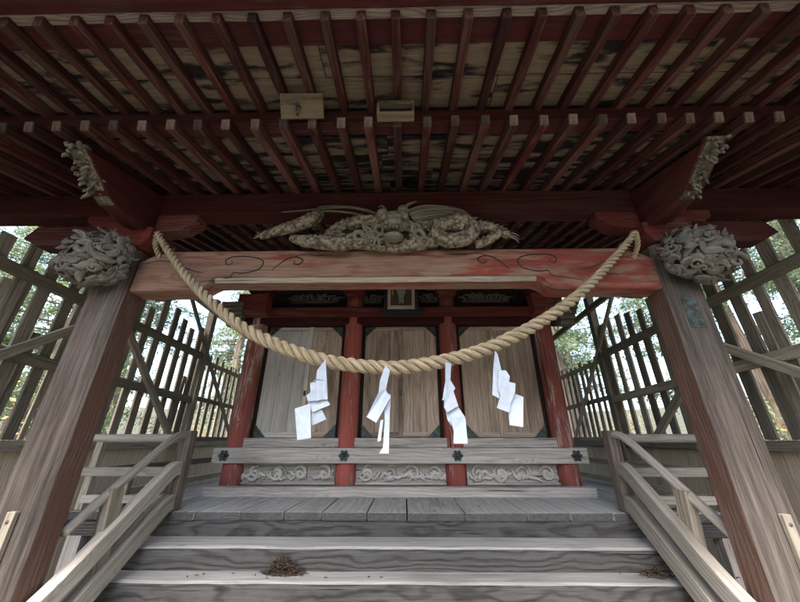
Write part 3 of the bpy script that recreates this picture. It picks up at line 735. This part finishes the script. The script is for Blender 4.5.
for sx in (-1, 1):
    xh = sx*2.205
    m = MB(420+sx); m.beam((xh, 3.645, .972), (xh, 3.645, 1.69), .125, .125, (0, 1, 0), 8, .002)
    hr = part(m, 'handrail', wood('newel_wood', (.33, .27, .23), (.17, .125, .105), ring=.03, stain=.4, crack=.9), ST, .012, False, ST)
    hr.name = 'handrail'
    xe = 2.108 if sx < 0 else 2.058
    xa = lambda y: sx*(2.195-(3.6-y)/1.05*(2.195-xe)) if y > 2.55 else sx*xe
    def rail(pts, w, h, name, rnd_=False):
        Q = smooth_path([(sx*2.205 if rnd_ else xa(y), y, z) for y, z in pts], 6); mm = MB()
        if rnd_:
            mm.tube(Q, w, 12, jit=.02); return part(mm, name, 'rail', hr, 0, True, ST)
        b = len(mm.v); o = mm.off()
        dist = 0
        for i, q in enumerate(Q):
            t = (Q[min(i+1, len(Q)-1)]-Q[max(i-1, 0)]).normalized(); u = Vector((0, -t.z, t.y)); u = -u if u.z < 0 else u
            if i: dist += (Q[i]-Q[i-1]).length
            for (a, c) in ((-1, -1), (1, -1), (1, 1), (-1, 1)):
                mm.v.append(q+Vector((a*w/2, 0, 0))+u*(c*h/2)); mm.g.append((o[0]+dist, o[1]+a*w/2, o[2]+c*h/2))
        for i in range(len(Q)-1):
            for k in range(4): s_ = b+4*i; mm.f.append((s_+k, s_+(k+1) % 4, s_+4+(k+1) % 4, s_+4+k))
        mm.f.append((b, b+1, b+2, b+3)); e = b+4*(len(Q)-1); mm.f.append((e, e+1, e+2, e+3))
        return part(mm, name, 'rail', hr, .010, False, ST)
    rail([(3.585, 1.65), (3.48, 1.638), (3.37, 1.585), (3.2, 1.475), (2.9, 1.27), (2.547, 1.03)], .036, 0, 'top_rail', True)
    rail([(3.585, 1.345), (3.50, 1.335), (3.40, 1.285), (3.2, 1.16), (2.9, .972), (2.55, .755), (2.1, .47)], .085, .125, 'middle_rail')
    rail([(3.575, 1.05), (3.50, 1.04), (3.41, .995), (3.2, .875), (2.9, .70), (2.55, .50), (2.1, .24)], .11, .14, 'bottom_rail')
    for (y, z0, z1) in ((2.86, .70, 1.25), (2.14, .01, .54)):
        m = MB(); m.beam((sx*2.15 if y > 2.5 else xa(y), y, z0), (sx*2.195 if y > 2.5 else xa(y), y, z1), .07, .12, (0, 1, 0), 3, .001); part(m, 'baluster', 'fence', hr, .006, False, ST)

# ------------------------------------------------------------------ rope and paper streamers
def rope():
    pts = [(-2.0, 2.34, 3.02), (-2.01, 2.27, 3.10), (-1.985, 2.22, 3.175), (-1.95, 2.20, 3.165), (-1.90, 2.20, 3.09), (-1.58, 2.20, 2.735), (-1.183, 2.20, 2.406), (-.876, 2.20, 2.239), (-.493, 2.20, 2.109), (-.104, 2.20, 2.056),
           (.149, 2.20, 2.066), (.461, 2.20, 2.126), (.748, 2.20, 2.224), (1.133, 2.20, 2.424), (1.48, 2.20, 2.68), (1.87, 2.20, 3.055), (1.925, 2.20, 3.125), (1.965, 2.22, 3.135), (1.99, 2.27, 3.06), (1.975, 2.34, 2.98)]
    Q = smooth_path(pts, 14); L = len(Q); s = [0]
    for a, b in zip(Q, Q[1:]): s.append(s[-1]+(b-a).length)
    m = MB(500); T = s[-1]
    # resample evenly
    N = 760; P = []; j = 0
    for i in range(N+1):
        d = T*i/N
        while j < L-2 and s[j+1] < d: j += 1
        P.append(Q[j].lerp(Q[j+1], (d-s[j])/max(1e-6, s[j+1]-s[j])))
    strands = 3; ph = [2*PI*k/strands for k in range(strands)]; paths = [[] for _ in range(strands)]; rad = []
    ang = 0
    nrm = Vector((0, 1, 0))
    for i in range(N+1):
        t = (P[min(i+1, N)]-P[max(i-1, 0)]).normalized(); nrm = (nrm-t*nrm.dot(t)).normalized(); bi = t.cross(nrm)
        u = i/N; thick = .021+.027*min(1, max(0, min(u, 1-u)-.03)/.30)**.8; thick *= 1+.06*mnoise.noise((i*.035, 3, 1))
        pitch = thick*4.5; ang += 2*PI*(T/N)/pitch
        for k in range(strands): paths[k].append(P[i]+(nrm*math.cos(ang+ph[k])+bi*math.sin(ang+ph[k]))*thick*.585*(1+.03*math.sin(i*.37+k)))
        rad.append(thick*.455)
    for k in range(strands): m.tube(paths[k], rad, 10, True)
    # stray straw fibres
    for k in range(620):
        i = m.r.randrange(30, N-30); k2 = m.r.randrange(3); p = paths[k2][i]; d = (paths[k2][i+1]-p).normalized()
        n_ = (p-P[i]).normalized(); st = p+n_*rad[i]*.95
        m.tube([st, st+d*.012+n_*.005, st+d*.025+n_*m.r.uniform(.004, .026)+Vector((0, 0, -.004))], [.0012, .001, .0006], 4)
    o = m.build('straw_rope', M['rope'], None, 0, True)
    tag(o, 'thick twisted straw rope sagging across the porch in front of the red beam', 'rope')
rope()

def shide(polys, hang, label, tilt):
    """zigzag paper: a chain of quads given in centimetres from the hanging point (x right, z down)"""
    t = MB()
    for (pts, dy) in polys:
        n = len(pts); b = len(t.v)
        for k, (x, z) in enumerate(pts):
            y = dy+.012*math.sin(x*.5)+.0016*z*tilt
            t.v.append(Vector((x*.01, y, -z*.01))); t.g.append((x, y, z))
        t.f.append(tuple(range(b, b+n)))
    o = t.build('paper_streamer', M['paper'], None, 0)
    o.location = hang
    sm = o.modifiers.new('sheet', 'SOLIDIFY'); sm.thickness = .0022; sm.offset = 0
    tag(o, label, 'paper streamer', 'zigzag paper streamers hanging from the rope')
ZS = .634; XS = .69   # cm per drawing unit
def U(L, x0, y0): return [((x-x0)*XS, (y-y0)*ZS) for x, y in L]
Z5 = lambda L, ox, oy: [(ox+x/5.475, oy+y/5.475) for x, y in L]
def S(L, ox, oy, x0, y0): return U(Z5(L, ox, oy), x0, y0)
a = lambda L: S(L, 290, 350, 327, 362)
shide([(a([(208, 62), (214, 120), (233, 275), (180, 300), (168, 180), (170, 130)]), 0.), (a([(170, 180), (215, 185), (236, 288), (135, 300), (122, 268), (145, 250), (137, 200)]), -.008),
       (a([(133, 300), (228, 285), (249, 318), (170, 355), (130, 335)]), .006), (a([(160, 335), (208, 345), (232, 392), (150, 432)]), .012), (a([(77, 340), (150, 312), (172, 488), (103, 498)]), -.012)],
      (-.463, 2.148, 2.10), 'broad zigzag paper streamer just left of the left red middle column, foot folded leftward', .3)
a = lambda L: S(L, 290, 350, 385, 368)
shide([(a([(525, 100), (551, 125), (530, 240), (495, 265), (500, 190)]), 0.), (a([(496, 255), (530, 240), (555, 280), (488, 412), (438, 382)]), -.012), (a([(520, 245), (556, 265), (552, 380), (550, 560), (505, 560), (522, 530), (528, 400)]), .01), (a([(508, 400), (522, 395), (512, 500), (496, 505)]), -.005)],
      (-.058, 2.148, 2.06), 'narrow crumpled paper streamer before the middle door, with one flap and a torn foot', -.3)
a = lambda L: S(L, 420, 350, 447, 366)
shide([(a([(135, 90), (168, 95), (158, 190), (182, 235), (130, 300), (110, 300), (130, 200)]), 0.), (a([(120, 285), (165, 235), (190, 330), (130, 365), (116, 340)]), -.01), (a([(122, 340), (182, 318), (220, 388), (215, 425), (150, 430), (132, 405)]), .008), (a([(145, 390), (219, 392), (222, 520), (155, 520), (160, 460)]), -.006)],
      (.366, 2.148, 2.08), 'narrow zigzag paper streamer hanging in front of the right red middle column', .2)
a = lambda L: S(L, 420, 350, 494, 355)
shide([(a([(402, 22), (415, 40), (425, 140), (420, 270), (388, 295), (358, 275), (378, 130)]), 0.), (a([(405, 140), (445, 140), (458, 175), (450, 205), (478, 215), (470, 260), (440, 330), (432, 368), (368, 345), (395, 280), (385, 250)]), -.01), (a([(440, 250), (518, 285), (486, 440), (428, 430), (436, 300)]), .008)],
      (.695, 2.148, 2.15), 'broad zigzag paper streamer right of the right red middle column, before the right door', -.4)

# ------------------------------------------------------------------ small things
# framed plaque over the middle door
pl = thing('framed_plaque', 'small dark framed plaque with a faded pale figure, high over the middle door', 'plaque', (.03, 4.36, 3.30))
m = MB(600)
for (x0, x1, z0, z1) in ((-.20, .20, .0, .05), (-.20, .20, .46, .51), (-.20, -.155, .05, .46), (.155, .20, .05, .46)): m.box(.03+x0, .03+x1, 4.345, 4.385, 3.36+z0, 3.36+z1)
part(m, 'frame', 'door', pl, .006, False, pl)
m = MB(601); m.box(.03-.155, .03+.155, 4.365, 4.38, 3.41, 3.82); part(m, 'panel', wood('plaque_board', (.16, .10, .065), (.09, .055, .04), ring=.02, objvar=0), pl, .001, False, pl)
m = MB(602)
m.prism([(-.03, 0), (-.01, .0), (-.005, .05), (.02, .0), (.04, .01), (.035, .10), (.07, .2), (.05, .3), (.0, .27), (-.05, .31), (-.07, .22), (-.035, .12)], (.03, 4.3645, 3.44), (1, 0, 0), (0, 0, 1), .002)
m.prism([(-.135, .14), (-.115, .14), (-.11, .32), (-.138, .32)], (.03, 4.3645, 3.44), (1, 0, 0), (0, 0, 1), .002)
part(m, 'faded_figure', 'rail', pl, 0, False, pl)
m = MB(603); m.prism([(-.36, .10), (-.26, .0), (.26, .0), (.36, .10), (.26, .085), (.25, .4), (-.25, .4), (-.26, .085)], (.03, 4.42, 3.255), (1, 0, 0), (0, 0, 1), .03)
part(m, 'backboard', wood('plaque_backboard', (.05, .055, .065), (.025, .027, .032), ring=.03, objvar=0), pl, .004, False, pl)
# two wooden boards fixed under the eave
t = thing('wooden_board', 'pale blank board with a dark iron hook nailed under the eave rafters', 'board', (-.58, 1.42, 3.585))
m = MB(610); m.beam((-.72, 1.415, 3.60), (-.44, 1.415, 3.60), .02, .15, (0, -.55, .83), 3, .001); part(m, 'panel', 'ceil', t, .003, False, t)
m = MB(); m.tube([(-.60, 1.40, 3.565), (-.60, 1.375, 3.56), (-.60, 1.37, 3.53), (-.60, 1.39, 3.50), (-.60, 1.41, 3.515)], .009, 8); m.ball((-.60, 1.4, 3.57), (.022, .012, .022), 8, 6); part(m, 'hook', 'iron', t, 0, True, t)
t = thing('wooden_box', 'small shallow wooden box with dark inside nailed under the eave above the centre', 'box', (.03, 1.43, 3.55))
m = MB(611)
m.box(-.09, .15, 1.40, 1.46, 3.60, 3.625); m.box(-.09, .15, 1.40, 1.46, 3.50, 3.52); m.box(-.09, -.072, 1.40, 1.46, 3.52, 3.60); m.box(.132, .15, 1.40, 1.46, 3.52, 3.60)
part(m, 'casing', 'ceil', t, .002, False, t)
m = MB(); m.box(-.072, .132, 1.44, 1.455, 3.52, 3.60); part(m, 'back', 'black', t, 0, False, t)
# dry cedar twigs on the steps
def litter(c, rx, h, n, seed, label):
    m = MB(seed); rr = random.Random(seed)
    for k in range(n):
        a = rr.uniform(0, 2*PI); d = rr.random()**.7
        x, y = rx*d*math.cos(a), .07*d*math.sin(a); z = h*(1-d)*rr.random()+.006
        L = rr.uniform(.03, .09); th = rr.uniform(0, PI); tz = rr.uniform(-.35, .6)*(1-d)
        v = Vector((math.cos(th), math.sin(th)*.5, tz))*L
        p = Vector((x, y, z)); q = Vector((0, 0, .01))
        e = p+v
        if e.z < .005: e.z = .005
        e.y = min(e.y, .085); p.y = min(p.y, .085)
        m.tube([p, (p+e)/2+q, e], [rr.uniform(.003, .007), rr.uniform(.005, .010), .002], 5, True, .5)
    for k in range(n//14):
        p = Vector((rr.gauss(0, rx*4.5), rr.uniform(-.10, .06), .006)); th = rr.uniform(0, PI); L = rr.uniform(.015, .05)
        v = Vector((math.cos(th), math.sin(th)*.35, .0))*L; m.tube([p, p+v*.5+Vector((0, 0, .006)), p+v], [.003, .006, .002], 5, True, .5)
    o = m.build('leaf_litter', M['dry'], None, 0, True); o.location = c
    tag(o, label, 'leaf litter')
litter((-.905, 3.19, .62), .15, .13, 190, 701, 'heap of brown dry cedar twigs on the second step, left of the middle')
litter((2.03, 3.19, .62), .12, .07, 50, 702, 'few dark twigs and bark scraps on the right end of the second step')

# ------------------------------------------------------------------ slatted snow fences at both sides
def fence(sx):
    side = 'left' if sx < 0 else 'right'
    fr = thing('slatted_fence', 'tall weathered slatted snow fence with low plank wall on the %s of the shrine' % side, 'fence', (sx*3.9, 5.0, 0))
    rr = random.Random(800+sx); X = sx*3.9
    F = lambda mb, name, mat='fence', par=None, bev=.004: part(mb, name, mat, par or fr, bev, False, fr)
    y = -1.2; k = 0  # starts out of view, lengthened forward to block low side light
    while y < 6.1:
        w = rr.uniform(.095, .135); top = 3.60+rr.uniform(-.10, .10)+(.25 if rr.random() < .15 else 0)
        m = MB(); m.beam((X+sx*.045, y, 1.60), (X+sx*.045+rr.uniform(-.01, .01), y+rr.uniform(-.02, .02), top), .03, w, (0, 1, 0), 4, .0015); F(m, 'slat')
        if rr.random() < .38:      # a second, shorter or split board nailed behind
            yy = y+rr.uniform(.08, .17); m = MB(); m.beam((X+sx*.078, yy, 1.60), (X+sx*.078+rr.uniform(-.01, .01), yy+rr.uniform(-.05, .05), rr.uniform(2.6, 3.55)), .025, rr.uniform(.05, .10), (0, 1, 0), 4, .002); F(m, 'slat')
        y += .255+rr.uniform(-.03, .03)
    y = 6.36
    while y < 9.7:
        w = rr.uniform(.07, .11); top = 3.22-(y-6.3)*.06+rr.uniform(-.07, .07)
        m = MB(); m.beam((X+sx*.045, y, 1.60), (X+sx*.045, y+rr.uniform(-.03, .03), top), .025, w, (0, 1, 0), 2, .0015); F(m, 'slat')
        y += .21+rr.uniform(-.03, .03)
    # rails
    def rail(y0, z0, y1, z1, w=.075, h=.115, dx=0.): m = MB(); m.beam((X+sx*dx, y0, z0), (X+sx*dx, y1, z1), w, h, (0, 0, 1), 8, .002); F(m, 'rail')
    rail(-1.3, 3.32, 6.15, 3.11); rail(-1.3, 2.55, 6.15, 2.28); rail(-1.3, 1.545, 9.8, 1.545, .09, .10)
    rail(6.26, 3.02, 9.8, 2.97, .05, .08); rail(6.26, 2.33, 9.8, 2.24, .05, .08)
    rail(5.2, 4.05, 9.6, 3.86, .07, .10, -.10)
    # posts
    for (y, z1, w) in ((-1.3, 3.6, .10), (6.2, 4.32, .13), (9.75, 4.0, .12)):
        m = MB(); m.beam((X, y, -.1), (X, y, z1), w, w, (0, 1, 0), 6, .003); F(m, 'post')
    # braces
    def brace(y0, z0, y1, z1, w=.055, h=.095): m = MB(); m.beam((X-sx*.07, y0, z0), (X-sx*.07, y1, z1), w, h, (0, 0, 1), 4, .002); F(m, 'brace')
    brace(5.35, 4.0, 7.75, 1.66, .04, .07)
    if sx < 0: brace(4.2, 3.1, 5.75, 1.64); brace(2.5, 1.95, 3.75, 2.95)
    else: brace(3.9, 2.72, 5.35, 1.58); brace(2.6, 1.82, 4.3, 2.98)
    # boarding below the cap rail
    m = MB(810+sx); y = -1.25
    while y < 9.7:
        w = rr.uniform(.13, .19); m.beam((X+sx*.04, y+w/2, .05), (X+sx*.04, y+w/2, 1.494), .024, w-.004, (0, 1, 0), 1, 0); y += w
    F(m, 'plank_wall', 'plank', None, .002)
    m = MB(); m.beam((X-sx*.01, -1.25, .78), (X-sx*.01, 9.7, .78), .05, .09); F(m, 'rail')
fence(-1); fence(1)

# ------------------------------------------------------------------ trees beyond the fences
def cedar_meshes(seed, H, bare, mat):
    rr = random.Random(seed); tm = MB(seed)
    P = [Vector((.12*math.sin(k*.9+seed), .12*math.cos(k*.7+seed), H*k/12)) for k in range(13)]
    tm.tube(P, [.02*H*(1-.9*k/12)+.02 for k in range(13)], 12, True, jit=.05)
    cm = MB(seed+1); z = H*bare
    while z < H*.985:
        f = 1-(z-H*bare)/(H*(1-bare)); L = (.35+.9*f)*H*.155*rr.uniform(.7, 1.15); az = rr.uniform(0, 2*PI); droop = rr.uniform(.15, .45)
        c = P[min(12, int(z/H*12))]; d = Vector((math.cos(az), math.sin(az), 0))
        br = [Vector((c.x, c.y, z))+d*(L*t)+Vector((0, 0, L*(.15*t-droop*t*t))) for t in (0, .33, .66, 1)]
        tm.tube(br, [.03, .022, .014, .005], 5)
        nl = int(52*L)
        for q in range(nl):
            t = rr.uniform(.2, 1.05); p = Vector((c.x, c.y, z))+d*(L*t)+Vector((0, 0, L*(.15*t-droop*t*t)))
            p += Vector((rr.gauss(0, .16), rr.gauss(0, .16), rr.gauss(-.05, .12)))
            for w in range(3):
                a = Vector((rr.gauss(0, 1), rr.gauss(0, 1), rr.gauss(-.4, .7))).normalized(); b = a.orthogonal().normalized(); b.rotate(Matrix.Rotation(rr.uniform(0, 6.3), 3, a))
                s_ = rr.uniform(.07, .15); o = p+Vector((rr.gauss(0, .05), rr.gauss(0, .05), rr.gauss(0, .05)))
                cm.quad(o-b*s_*.22, o+a*s_*.5-b*s_*.1, o+a*s_+b*s_*.05, o+b*s_*.22)
        z += rr.uniform(.05, .13)*H/9
    return tm, cm
def bush_meshes(seed, H):
    rr = random.Random(seed); tm = MB(seed); cm = MB(seed+1)
    for k in range(7):
        az = rr.uniform(0, 2*PI); sp = rr.uniform(.1, .42)*H; top = Vector((math.cos(az)*sp, math.sin(az)*sp, H*rr.uniform(.6, 1)))
        Q = smooth_path([(0, 0, 0), tuple(top*.4+Vector((0, 0, .12*H))), tuple(top)], 5); tm.tube(Q, [.035*(1-.8*i/len(Q)) for i in range(len(Q))], 6)
        for q in range(300):
            i = rr.randrange(3, len(Q)); p = Q[i]+Vector((rr.gauss(0, .13*H), rr.gauss(0, .13*H), rr.gauss(0, .10*H)))
            if p.z < .05: continue
            a = Vector((rr.gauss(0, 1), rr.gauss(0, 1), rr.gauss(-.2, .5))).normalized(); b = a.orthogonal().normalized(); b.rotate(Matrix.Rotation(rr.uniform(0, 6.3), 3, a)); s_ = rr.uniform(.06, .11)
            cm.quad(p, p+a*s_*.5-b*s_*.3, p+a*s_, p+a*s_*.5+b*s_*.3)
    return tm, cm
def make_tree(name, meshes, mat, smoothc=False):
    root = bpy.data.objects.new(name, None); COL.objects.link(root); root.empty_display_size = .3
    meshes[0].build('trunk' if name != 'shrub' else 'stem', M['bark'], root, 0, True); meshes[1].build('crown' if name != 'shrub' else 'foliage', M[mat], root)
    return root
def place(root, used, loc, s, rz):
    r = root
    if used:
        r = root.copy(); COL.objects.link(r)
        for ch in list(root.children): c = ch.copy(); COL.objects.link(c); c.parent = r
    r.location = loc; r.scale = (s, s, s); r.rotation_euler = (0, 0, rz); return r
cedars = [make_tree('cedar_tree', cedar_meshes(901, 13, .26, 'leaf'), 'leaf'), make_tree('cedar_tree', cedar_meshes(905, 15, .36, 'leaf'), 'leaf'), make_tree('cedar_tree', cedar_meshes(911, 11, .20, 'leaf'), 'leaf2')]
shrubs = [make_tree('shrub', bush_meshes(921, 2.6), 'leaf2'), make_tree('shrub', bush_meshes(925, 2.2), 'autumn')]
uc, us = set(), set()
tr = random.Random(33)
def gz(x, y):
    d = math.hypot(x, y-3); z = 0 if d < 6 else (mnoise.noise((x*.07, y*.07, 0))*.8+.25)*min(1, (d-6)/8)
    return z+(max(0, d-30)*.10)-.05
spots = []
for sx in (-1, 1):
    for (x, y) in ((9.2, 3.4), (8.8, 8.4), (11.5, 1.0), (12.0, 6.0), (10.6, 11.8), (13.5, 9.4), (14, 3.4), (12.5, 14.5), (7.4, 14.2), (17, 7), (18, 13), (16, 0), (10, 19), (4.5, 17.5)):
        spots.append((sx, sx*(x+tr.uniform(-.5, .5)), y+tr.uniform(-.5, .5)))
for sx in (-1, 1):
    for (x, y) in ((7.0, -2.5), (8.2, -5.5), (6.6, -8.0), (9.8, -10), (6.2, -13), (11.5, -3.5), (9.5, 2.6)):
        spots.append((sx, sx*(x+tr.uniform(-.5, .5)), y+tr.uniform(-.5, .5)))
for i, (sx, x, y) in enumerate(spots):
    k = tr.randrange(3); r = place(cedars[k], k in uc, (x, y, gz(x, y)), tr.uniform(.8, 1.15), tr.uniform(0, 6.3)); uc.add(k)
    side = 'left' if sx < 0 else 'right'
    if y < -1.5: tag(r, 'tall green cedar added out of view around the forecourt to darken the low sky', 'tree', 'cedars added out of view around the forecourt')  # unseen trees added to cut the low sky light on the porch
    else: tag(r, 'tall green cedar standing in the bright wood behind the %s slatted fence' % side, 'tree', 'cedars behind the %s fence' % side)
for sx in (-1, 1):
    side = 'left' if sx < 0 else 'right'
    for (x, y, k) in ((5.9, 4.4, 1), (7.3, 7.6, 0), (6.4, 10.4, 1), (5.7, 2.6, 1)):
        xx, yy = sx*(x+tr.uniform(-.3, .3)), y+tr.uniform(-.4, .4)
        r = place(shrubs[k], k in us, (xx, yy, gz(xx, yy)), tr.uniform(.8, 1.15), tr.uniform(0, 6.3)); us.add(k)
        if k: tag(r, 'yellow autumn shrub growing just outside the %s slatted fence' % side, 'shrub', 'autumn shrubs outside the %s fence' % side)
        else: tag(r, 'green leafy shrub growing just outside the %s slatted fence' % side, 'shrub', 'green shrubs outside the %s fence' % side)

# ------------------------------------------------------------------ camera, light, render settings
cam = bpy.data.cameras.new('camera'); co = bpy.data.objects.new('camera', cam); COL.objects.link(co)
cam.sensor_width = 36; cam.lens = 322/800*36; cam.clip_start = .02; cam.clip_end = 600
co.location = (.08, 0, 1.6); co.rotation_euler = (R(90+23.35), 0, R(.87))
scene.camera = co
w = bpy.data.worlds.new('World'); scene.world = w; w.use_nodes = True
nt = w.node_tree; bg = nt.nodes['Background']; sky = nt.nodes.new('ShaderNodeTexSky'); sky.sky_type = 'NISHITA'; sky.sun_disc = False
SUN_EL, SUN_AZ = R(60), R(195)      # azimuth clockwise from +Y: behind the camera
sky.sun_elevation = SUN_EL; sky.sun_rotation = SUN_AZ; sky.air_density = 1.; sky.dust_density = 4.5; sky.ozone_density = 1.
nt.links.new(sky.outputs[0], bg.inputs[0]); bg.inputs[1].default_value = .15
sl = bpy.data.lights.new('sun', 'SUN'); so = bpy.data.objects.new('sun', sl); COL.objects.link(so)
sl.energy = 2.0; sl.angle = R(14); sl.color = (1, .985, .96)
dv = Vector((math.sin(SUN_AZ)*math.cos(SUN_EL), math.cos(SUN_AZ)*math.cos(SUN_EL), math.sin(SUN_EL)))
so.rotation_euler = (-dv).to_track_quat('-Z', 'Y').to_euler(); so.location = dv*40
vs = scene.view_settings; vs.view_transform = 'Standard'; vs.look = 'None'; vs.gamma = 1; vs.exposure = 3.05; vs.use_curve_mapping = False
